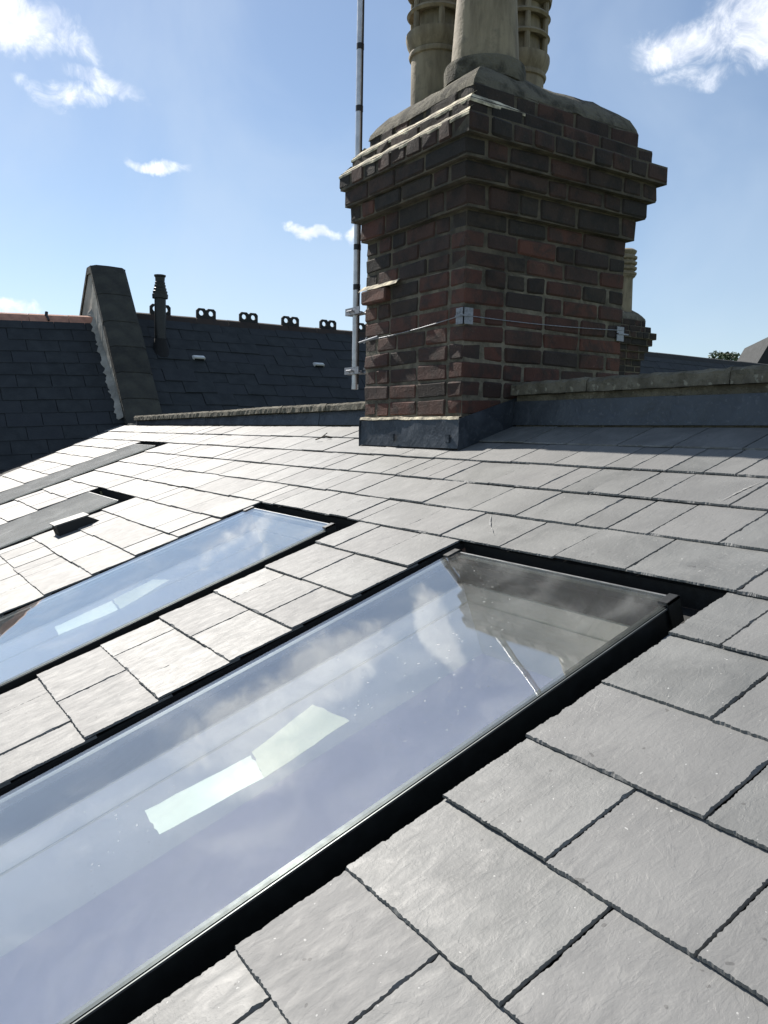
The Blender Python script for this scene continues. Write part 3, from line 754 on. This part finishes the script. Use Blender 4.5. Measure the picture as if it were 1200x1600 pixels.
# sandy bedding mortar on top of the apron
f = MB(); r = random.Random(8); n_ = 40; vs = []
for i in range(n_ + 1):
    x = BX0 - .012 + (BX1 - BX0 + .02) * i / n_; hgt = .083 + mnoise.noise(Vector((x * 8, 0, 0))) * .005 + r.uniform(-.001, .001)
    vs += [(x, yF - .010 + r.uniform(-.001, .001), hgt - .004), (x, yF - .004, hgt + .009 + r.uniform(-.001, .0015)), (x, BY0 + .01, hgt + .012)]
f.add(vs, [(3 * i + k_, 3 * i + 3 + k_, 3 * i + 4 + k_, 3 * i + 1 + k_) for i in range(n_) for k_ in (0, 1)]); f.build('bedding_mortar', 'pale_mortar', ch)

# ------------------------------------------------------------------ low parapet wall with concrete coping
pw = thing('parapet_wall', 'low parapet wall with worn concrete coping and lead flashing along the top of the slates', 'wall', (-4, 2.8, -.2))
def cz(x):   # coping top
    pts = [(-9.75, .160), (-8, .176), (-6.3, .195), (-4.6, .210), (-3.1, .268), (-1.76, .276), (1.6, .29)]
    for (a, za), (b, zb) in zip(pts, pts[1:]):
        if x <= b: return za + (zb - za) * (x - a) / (b - a)
    return pts[-1][1]
def chh(x): return .050 if x < -4 else .062
xs = [-9.72, -8.95, -8.15, -7.3, -6.55, -5.75, -5.05, -4.07]; xs2 = [-3.13, -2.62, -1.9, -1.05, -.2, .7, 1.6]
r = random.Random(21)
for lst in (xs, xs2):
    for a, b in zip(lst, lst[1:]):
        mb = MB(); nu = 22; vs = []; y0, y1 = 2.775, 3.22; hh = chh((a + b) / 2); jz = r.uniform(-.003, .003)
        for i in range(nu + 1):
            x = a + .003 + (b - a - .006) * i / nu; zt_ = cz(x) + jz
            e = lambda k_: r.uniform(-k_, k_)
            vs += [(x, y0 + e(.004), zt_ - hh + e(.002)), (x, y0 + e(.004), zt_ - .014 + e(.005)), (x, y0 + .014 + e(.004), zt_ + e(.004)), (x, (y0 + y1) / 2, zt_ + .01), (x, y1, zt_ - .01), (x, y1, zt_ - hh)]
        fs = []
        for i in range(nu):
            for k_ in range(6): p = 6 * i; fs.append((p + k_, p + (k_ + 1) % 6, p + 6 + (k_ + 1) % 6, p + 6 + k_))
        fs += [tuple(range(6)), tuple(reversed(range(6 * nu, 6 * nu + 6)))]
        mb.add(vs, fs); mb.build('coping_stone', 'coping_concrete', pw)
mb = MB()
for a, b in ((-9.7, -4.09), (-3.12, 1.6)):
    n_ = 14
    for i in range(n_):
        xa_, xb_ = a + (b - a) * i / n_, a + (b - a) * (i + 1) / n_; zt_ = min(cz(xa_), cz(xb_)) - chh(xa_) - .001
        mb.box((xa_, 2.812, -.6), (xb_ , 3.19, zt_))
mb.build('wall_body', 'coping_concrete', pw)
for lst, s_ in ((xs, 3), (xs2, 4)):
    e = [lst[0] + i * (lst[-1] - lst[0]) / 5 for i in range(6)]
    for i, (a, b) in enumerate(zip(e, e[1:])):
        top = .085 if s_ == 3 else .176
        ov = .012
        ta, tb = (min(cz(a), .3) - chh(a) - .008, cz(b) - chh(b) - .008) if s_ == 3 else (.176, .178)
        zb = 2.79 * tT - 1 + .012
        sheet('lead_flashing', pw, [(a, 2.795 - .002 * (i % 2), zb), (b + ov, 2.795 - .002 * (i % 2), zb), (b + ov, 2.806 - .002 * (i % 2), tb), (a, 2.806 - .002 * (i % 2), ta)], .004, amp=.0025, seed=i + s_ * 10, nu=14)

# ------------------------------------------------------------------ aerial mast on the chimney
ma = thing('aerial_mast', 'slim metal aerial pole with black tape bands, clamped left of the big chimney', 'mast', (-4.30, 2.56, .27))
px, py = -4.333, 2.585
mb = MB(); mb.tube((px, py, .27), (px + .004, py, 5.2), .0205, 18); mb.build('pole', 'alu_pole', ma, smooth=True)
mb = MB(); mb.tube((px + .024, py + .006, .30), (px + .027, py + .006, 5.2), .0045, 8); mb.build('cable', 'sooty_terracotta', ma, smooth=True)
for zz in (.865, 1.10, 1.90, 2.25, 3.0, 3.9):
    mb = MB(); mb.tube((px + .004, py, zz), (px + .004, py, zz + .032), .0225, 18); mb.build('tape_band', 'tape', ma, smooth=True)
for zz in (.36, .715):
    mb = MB()
    mb.box((px - .075, py - .03, zz), (px + .11, py + .03, zz + .006)); mb.box((px - .075, py - .032, zz), (px + .09, py - .027, zz + .042))
    mb.tube((px + .10, py, zz), (BX0 - .004, py + .06, zz + (.09 if zz < .5 else -.07)), .008, 8)
    mb.build('bracket_arm', 'galvanised', ma)
    mb = MB(); mb.tube((px - .03, py - .045, zz + .02), (px + .03, py - .045, zz + .02), .006, 8); mb.tube((px - .025, py - .05, zz + .02), (px - .025, py + .03, zz + .02), .0045, 8); mb.tube((px + .025, py - .05, zz + .02), (px + .025, py + .03, zz + .02), .0045, 8)
    mb.build('u_bolt', 'galvanised', ma)
mb = MB()
for p, q in (((px + .11, py, .385), (BX0 - .016, 2.56, .44)), ((BX0 - .016, 2.56, .44), (BX0 - .016, 2.56, .66)), ((BX0 - .016, 2.56, .66), (px + .11, py, .72))): mb.tube(p, q, .010, 6)
mb.build('bracket_frame', 'galvanised', ma)
# lashing wire with corner plates
zw = .575
mb = MB(); pts = [(BX0 - .03, BY0 - .02, .525), (BX1 + .008, BY0 - .012, zw), (BX1 + .012, BY1 + .006, zw + .02), (BX0 - .014, BY1 + .01, zw), (BX0 - .03, BY0 - .02, .525)]
for p, q in zip(pts, pts[1:]):
    p, q = Vector(p), Vector(q); prev = p
    for i in range(1, 9):
        f_ = i / 8; c_ = p.lerp(q, f_) - Vector((0, 0, .010 * math.sin(f_ * math.pi))); mb.tube(prev, c_, .0022, 6, caps=False); prev = c_
mb.build('lashing_wire', 'galvanised', ma, smooth=True)
mb = MB(); mb.tube((BX0 - .03, BY0 - .022, .522), (BX0 + .16, BY0 - .018, .540), .0055, 8); mb.tube((BX0 + .02, BY0 - .02, .512), (BX0 + .05, BY0 - .02, .545), .005, 6); mb.build('eye_bolt', 'galvanised', ma)
for (cx_, cy_, sx, sy) in ((BX1, BY0, 1, -1), (BX1, BY1, 1, 1)):
    mb = MB()
    for k_ in (0, 1):
        zz = zw - .040 + k_ * .042
        mb.box((cx_ - .048, cy_ + sy * .006, zz), (cx_ + .012, cy_ + sy * .012, zz + .036)); mb.box((cx_ + .006, cy_ - (.048 if sy > 0 else .012) * 1, zz), (cx_ + .012, cy_ + (.012 if sy > 0 else .048), zz + .036))
    mb.box((cx_ - .05, cy_ + sy * .012, zw - .005), (cx_ + .014, cy_ + sy * .017, zw + .003)); mb.box((cx_ + .012, cy_ - .04, zw - .005), (cx_ + .017, cy_ + .04, zw + .003))
    for k_ in range(3):
        mb.box((cx_ - .044 + k_ * .019, cy_ + sy * .012, zw + .012), (cx_ - .034 + k_ * .019, cy_ + sy * .015, zw + .020))
    mb.build('corner_plate', 'galvanised', ma, bevel=.0012)

# ------------------------------------------------------------------ terrace roofs behind (facing +X, ridge along Y)
TX0, TZ0, TXR = -10.43, .089, -11.85
c45 = math.sqrt(.5)
def TP(y, v, d=0.0, tilt=0.0, zoff=0.0):       # y along ridge, v up the 45 degree slope from z=-2.4
    return Vector((TX0 + (TZ0 + 2.4) - v * c45 + d * c45, y, -2.4 + v * c45 + d * c45 + tilt * (y - 3) + zoff))
VR = (1.51 + 2.4) / c45
def terrace(name, label, ya, yb, tilt, zoff, v0, ridge_m, gauge=.2235, slw=.40, jitter=1.0, nmax=300, seed=3, uneven=0.0):
    t = thing(name, label, 'roof', (TX0, (ya + yb) / 2, -1)); r = random.Random(seed); v = VR - .05 - gauge * 40; rows = []
    top = VR - .06; cand = []
    k_ = 0
    while top - (k_ + 1) * gauge > v0: rows.append(top - (k_ + 1) * gauge); k_ += 1
    restm = MB()
    for k_, vv in enumerate(rows):
        y = ya - (slw / 2 if k_ % 2 else 0)
        while y < yb:
            a, b = max(ya, y), min(yb, y + slw)
            if b - a > .05:
                P = TP((a + b) / 2, vv + gauge / 2, 0, tilt, zoff); pr = project(P); ar = 0
                if pr and -15 < pr[0] < 1215 and 0 < pr[1] < 760: ar = 1 / pr[2]
                cand.append((ar, a, b, vv, k_))
            y += slw
    cand.sort(key=lambda q: -q[0])
    for i, (ar, a, b, vv, k_) in enumerate(cand):
        lift = r.uniform(0, .003) * (1 + 3 * uneven); rot = r.uniform(-.008, .008) * (1 + 2 * uneven); th = r.uniform(.008, .013); ds = r.uniform(-.004, .004) * (1 + 3 * uneven)
        def Mf(q): return TP(a + q.x, vv + q.y + rot * q.x + ds, q.z + lift, tilt, zoff)
        if ar > 0 and i < nmax:
            mb = MB(); slate_geo(mb, b - a, gauge * 1.1, Mf, r, 4, th + .004, t0=.019, fall=.026, tone=r.random()); mb.build('slate', 'old_slate', t)
        else: slate_geo(restm, b - a, gauge * 1.1, Mf, r, 2, th, t0=.014, fall=.026, tone=r.random())
    if restm.v: restm.build('distant_slates', 'old_slate', t, kind='stuff')
    mb = MB(); vs = [TP(ya, v0, -.02, tilt, zoff), TP(yb, v0, -.02, tilt, zoff), TP(yb, VR, -.02, tilt, zoff), TP(ya, VR, -.02, tilt, zoff)]
    bk = [Vector((2 * TXR - p.x, p.y, p.z)) for p in vs]
    lo_ = [Vector((p.x, p.y, -9)) for p in (vs[0], vs[1])]; lob = [Vector((2 * TXR - p.x, p.y, -9)) for p in (vs[0], vs[1])]
    mb.add(vs + bk, [(0, 1, 2, 3), (4, 7, 6, 5), (3, 2, 6, 7), (0, 3, 7, 4), (1, 5, 6, 2)]); mb.build('roof_deck', 'felt', t)
    mb = MB(); mb.add(lo_ + [vs[1], vs[0]] + lob + [bk[1], bk[0]], [(0, 1, 2, 3), (4, 7, 6, 5), (0, 3, 7, 4), (1, 5, 6, 2)]); mb.build('wall', 'brick_red', t)
    # ridge tiles
    L = .50; y = ya + .003; j = 0
    while y < yb - .02:
        y2 = min(y + L, yb); mb = MB(); pts = []
        for yy in (y + .004, y2 - .004):
            zr_ = TP(yy, VR, 0, tilt, zoff).z + r.uniform(-.003, .003)
            for (dx_, dz_) in ((.115, -.105), (.10, -.075), (.045, .010), (0, .030), (-.045, .010), (-.115, -.105)): pts.append((TXR + dx_, yy, zr_ + dz_))
        fs = [(i, i + 1, 7 + i, 6 + i) for i in range(5)] + [(0, 1, 2, 3, 4, 5), (6, 7, 8, 9, 10, 11)]
        mb.add(pts, fs); mb.build('ridge_tile', ridge_m, t); y = y2; j += 1
    return t
tl = terrace('terrace_roof', 'steep dark slate roof with plain terracotta ridge on the far left', -4.5, 2.86, .05, .02, 1.2, 'terracotta_ridge', seed=4)
for yy in (1.33, 2.22):
    mb = MB(); zz = TP(yy, VR, 0, .05, .02).z; mb.tube((TXR + .05, yy, zz + .0), (TXR + .03, yy + .01, zz + .055), .022, 6); mb.tube((TXR + .115, yy + .02, zz - .06), (TXR + .05, yy, zz + .02), .015, 6); mb.build('ridge_clip', 'tape', tl)
tr_ = terrace('terrace_roof', 'steep sooty slate roof with pierced crested ridge tiles behind the parapet', 3.30, 9.6, .010, .118, 1.9, 'sooty_terracotta', slw=.45, seed=6, uneven=.8)
tf = terrace('terrace_roof', 'distant dark slate roof seen low on the right past the smaller chimney', 9.62, 30.0, .0, .33, 1.9, 'soot_ridge', slw=.45, seed=9, nmax=40)
# crested ridge ornaments: two-lobed pierced plates
def crest(yc):
    w, h = .30, .155; zz = TP(yc, VR, 0, .010, .118).z + .012; th = .035; r0 = .038
    bm = bmesh.new(); n = 16
    def outline():
        hw = w / 2; c_ = .032
        return [(-hw * 1.0, -.09), (-hw, h - c_), (-hw + c_, h), (-c_ * .9, h), (-c_ * .35, h - .02), (c_ * .35, h - .02), (c_ * .9, h), (hw - c_, h), (hw, h - c_), (hw, -.09)]
    o_ = outline(); loops = []
    ov = [bm.verts.new((x, 0, z_)) for x, z_ in o_]
    oe = [bm.edges.new((ov[i], ov[(i + 1) % len(ov)])) for i in range(len(ov))]
    he = []
    for sx in (-1, 1):
        hv = [bm.verts.new((sx * w * .25 + math.cos(2 * math.pi * i / n) * r0, 0, h * .56 + math.sin(2 * math.pi * i / n) * r0)) for i in range(n)]
        he += [bm.edges.new((hv[i], hv[(i + 1) % n])) for i in range(n)]
    bmesh.ops.triangle_fill(bm, use_beauty=True, use_dissolve=False, edges=oe + he)
    ex = bmesh.ops.extrude_face_region(bm, geom=bm.faces[:])
    bmesh.ops.translate(bm, vec=(0, th, 0), verts=[v for v in ex['geom'] if isinstance(v, bmesh.types.BMVert)])
    bm.verts.index_update()
    mb = MB(); mb.add([Vector((TXR - v.co.y + .017, yc + v.co.x, zz + v.co.z)) for v in bm.verts], [[v.index for v in f.verts] for f in bm.faces]); bm.free()
    mb.build('crest_plate', 'soot_ridge', tr_)
for yc in (3.78, 4.47, 5.15, 5.86, 6.54, 7.24, 7.92, 8.6): crest(yc)
# light grey ventilators on that roof
def tvent(y, v, lab):
    t = thing('slate_vent', lab, 'vent', TP(y, v, 0, .01, .118), 'pale vents on the crested roof')
    mb = MB(); P = lambda a, b, c: TP(y + a, v + b, c, .01, .118)
    vs = [P(-.09, 0, .02), P(.09, 0, .02), P(.09, .09, .02), P(-.09, .09, .02), P(-.075, .0, .075), P(.085, .0, .075), P(.08, .06, .06), P(-.08, .06, .06)]
    mb.add(vs, [(0,3,2,1),(0,1,5,4),(1,2,6,5),(2,3,7,6),(3,0,4,7),(4,5,6,7)]); mb.build('vent_hood', 'white_vent', t, bevel=.008)
    mb = MB(); mb.box((-.07, -.006, .024), (.07, -.001, .05), lambda q: P(q.x, q.y, q.z)); mb.build('vent_mouth', 'black_plastic', t)
tvent(4.11, 4.585, 'left pale grey vent on the dark crested roof'); tvent(6.02, 4.585, 'right pale grey vent on the dark crested roof, next to the aerial pole')
# black soil pipe through the crested roof
sp = thing('soil_pipe', 'black soil vent pipe with ribbed cap standing in the crested dark roof', 'pipe', (-11.4, 3.62, 1.2))
cx_, cy_ = -11.33, 3.615
mb = MB(); mb.tube((cx_, cy_, .95), (cx_, cy_, 1.84), .078, 20); mb.build('pipe', 'black_plastic', sp, smooth=True)
mb = MB(); prof = [(.078, 1.80), (.105, 1.805), (.108, 1.86), (.095, 1.865), (.100, 1.90), (.085, 1.91), (.088, 1.94), (.074, 1.95), (.078, 1.985), (.066, 1.99), (.07, 2.02), (.062, 2.03), (.066, 2.09), (.078, 2.10), (.080, 2.12), (.02, 2.13), (.001, 2.13)]
mb.lathe((cx_, cy_, 0), prof, 24); mb.build('cowl', 'black_plastic', sp, smooth=True)
mb = MB(); mb.lathe((cx_, cy_, 0), [(.16, 1.0), (.12, 1.08), (.085, 1.22), (.08, 1.26)], 20); mb.build('pipe_boot', 'felt', sp, smooth=True)

# ------------------------------------------------------------------ gable parapet between the two terrace roofs
gp = thing('gable_parapet', 'tall coped gable parapet of dark stone rising between the two terrace roofs', 'wall', (-11, 3, -1))
def cop_line(f): return Vector((-10.20 - f * 1.76, 0, .055 + f * 2.20))
r = random.Random(31)
y0, y1 = 2.86, 3.30
edges = [0, .145, .30, .46, .62, .80, 1.0]
for a, b in zip(edges, edges[1:]):
    mb = MB(); p, q = cop_line(a + .001), cop_line(b - .001); dn = Vector((-.78, 0, -.62)) * .085; vs = []
    jw = r.uniform(-.006, .006)
    for P in (p, q):
        for yy, hh in ((y0 - .02 + jw, 0), (y0 + .05, .030), ((y0 + y1) / 2, .036), (y1 - .03, .030), (y1 + .02 + jw, 0)): vs.append(P + Vector((hh * .78, yy, hh * .62)))
        for yy in (y1 + .02, y0 - .02): vs.append(P + dn + Vector((0, yy, 0)))
    mb.add(vs, [(i, (i + 1) % 7, 7 + (i + 1) % 7, 7 + i) for i in range(7)] + [tuple(range(7)), tuple(range(13, 6, -1))]); mb.build('coping_stone', 'gable_stone', gp, bevel=.004)
ap = cop_line(1.0)
mb = MB()
for (P, Q) in ((ap, ap + Vector((-.22, 0, .0))), (ap + Vector((-.22, 0, 0)), ap + Vector((-1.4, 0, -1.45)))):
    n_ = Vector((0, 0, -.10)); mb.add([P + Vector((0, y0 - .02, 0)), P + Vector((0, y1 + .02, 0)), Q + Vector((0, y1 + .02, 0)), Q + Vector((0, y0 - .02, 0)),
        P + n_ + Vector((0, y0 - .02, 0)), P + n_ + Vector((0, y1 + .02, 0)), Q + n_ + Vector((0, y1 + .02, 0)), Q + n_ + Vector((0, y0 - .02, 0))], [(0,1,2,3),(4,7,6,5),(0,4,5,1),(1,5,6,2),(2,6,7,3),(3,7,4,0)])
mb.build('coping_stone', 'gable_stone', gp)
mb = MB(); bt = cop_line(0); 
prof = [(-10.32, -3), (-10.32, bt.z - .07), (ap.x - .03, ap.z - .09), (ap.x - .2, ap.z - .1), (-13.4, .75), (-13.4, -3)]
vs = [(x, yy, z_) for yy in (y0, y1) for x, z_ in prof]; n6 = len(prof)
mb.add(vs, [tuple(range(n6)), tuple(range(2 * n6 - 1, n6 - 1, -1))] + [(i, (i + 1) % n6, n6 + (i + 1) % n6, n6 + i) for i in range(n6)]); mb.build('parapet_body', 'grey_render', gp)
# ragged mortar fillet where the left roof meets the parapet
mb = MB(); N = 46; vs = []
for i in range(N + 1):
    f_ = i / N; v_ = 3.52 + f_ * (VR - 3.52 + .12); w_ = .06 + r.uniform(0, .05); P = TP(y0, v_, 0, .05, .02)
    up = .10 + .42 * f_
    vs += [TP(y0 - w_, v_ + r.uniform(-.02, .02), .022, .05, .02), P + Vector((.02 + r.uniform(-.006, .006), -.012 - r.uniform(0, .008), .05)), Vector((P.x + .0, y0 - .006, min(P.z + up, 2.0)))]
mb.add(vs, [(3 * i + k_, 3 * i + 3 + k_, 3 * i + 4 + k_, 3 * i + 1 + k_) for i in range(N) for k_ in (0, 1)]); mb.build('mortar_fillet', 'grey_render', gp)
mb = MB(); mb.box((-10.20, 2.83, .02), (-9.98, 3.12, .075)); mb.box((-10.16, 2.86, -.3), (-10.02, 3.1, .02)); mb.build('kneeler_stone', 'grey_render', gp, bevel=.01)

# ------------------------------------------------------------------ second chimney, further off to the right
c2 = chimney('chimney_stack', 'smaller distant brick chimney with one ribbed clay pot, right of the big stack', -4.93, 6.06, .06,
             [('ribbed', -3.32, 3.36, 1.72)], bits=False, seed=5)

# ------------------------------------------------------------------ distant gable at the right edge
gb = thing('distant_gable', 'far dark gable end with small finial at the right edge of the picture', 'house', (-15, 24.5, -2))
mb = MB(); a, p_ = Vector((-15.20, 23.30, 2.15)), Vector((-14.90, 23.88, 3.30))
off = Vector((-3.0, 3.0, 0))
mb.add([a, p_, Vector((-14.4, 26.1, 2.2)), a + Vector((0, 0, -8)), Vector((-14.4, 26.1, -6)), a + off, p_ + off, Vector((-14.4, 26.1, 2.2)) + off, a + off + Vector((0, 0, -8)), Vector((-14.4, 26.1, -6)) + off],
       [(0, 1, 2, 4, 3), (5, 8, 9, 7, 6), (0, 5, 6, 1), (1, 6, 7, 2), (0, 3, 8, 5), (2, 7, 9, 4)]); mb.build('gable_wall', 'soot_ridge', gb)
mb = MB(); mb.lathe(p_ + Vector((0, 0, -.05)), [(.05, 0), (.05, .08), (.09, .12), (.09, .18), (.03, .24), (.001, .25)], 12); mb.build('finial', 'terracotta_ridge', gb, smooth=True)

# ------------------------------------------------------------------ distant tree over the far ridge
def tree(label, c, R_, top, seed):
    t = thing('tree', label, 'tree', (c[0], c[1], -9)); r = random.Random(seed)
    mb = MB(); mb.tube((c[0], c[1], -9), (c[0], c[1], top - R_), .45, 10, .18)
    for q in range(7):
        a = r.uniform(0, 6.28); mb.tube((c[0], c[1], top - 3 * R_ * r.uniform(.6, 1)), (c[0] + math.cos(a) * R_, c[1] + math.sin(a) * R_, top - R_ * r.uniform(.3, 1)), .14, 6, .04)
    mb.build('trunk', 'bark', t)
    mb = MB(); cl = [(Vector((r.gauss(0, .55), r.gauss(0, .55), r.uniform(-.9, .55))), r.uniform(.25, .5)) for _ in range(26)]
    for i in range(5200):
        cc, rr = r.choice(cl); d = Vector((r.gauss(0, 1), r.gauss(0, 1), r.gauss(0, 1))).normalized() * rr * r.uniform(.6, 1.05)
        P = Vector((c[0], c[1], top - R_ * 1.0)) + Vector(((cc.x + d.x) * R_, (cc.y + d.y) * R_, (cc.z + d.z) * R_ * .95)); s_ = r.uniform(.07, .16)
        u = Vector((r.gauss(0, 1), r.gauss(0, 1), r.gauss(0, 1))).normalized(); w = u.orthogonal().normalized()
        mb.add([P - u * s_, P + w * s_ * .6, P + u * s_, P - w * s_ * .6], [(0, 1, 2, 3)])
    mb.build('crown', 'leaf', t)
tree('small round green treetop showing above the far ridge on the right', (-38.3, 54.6), 1.75, 6.75, 3)
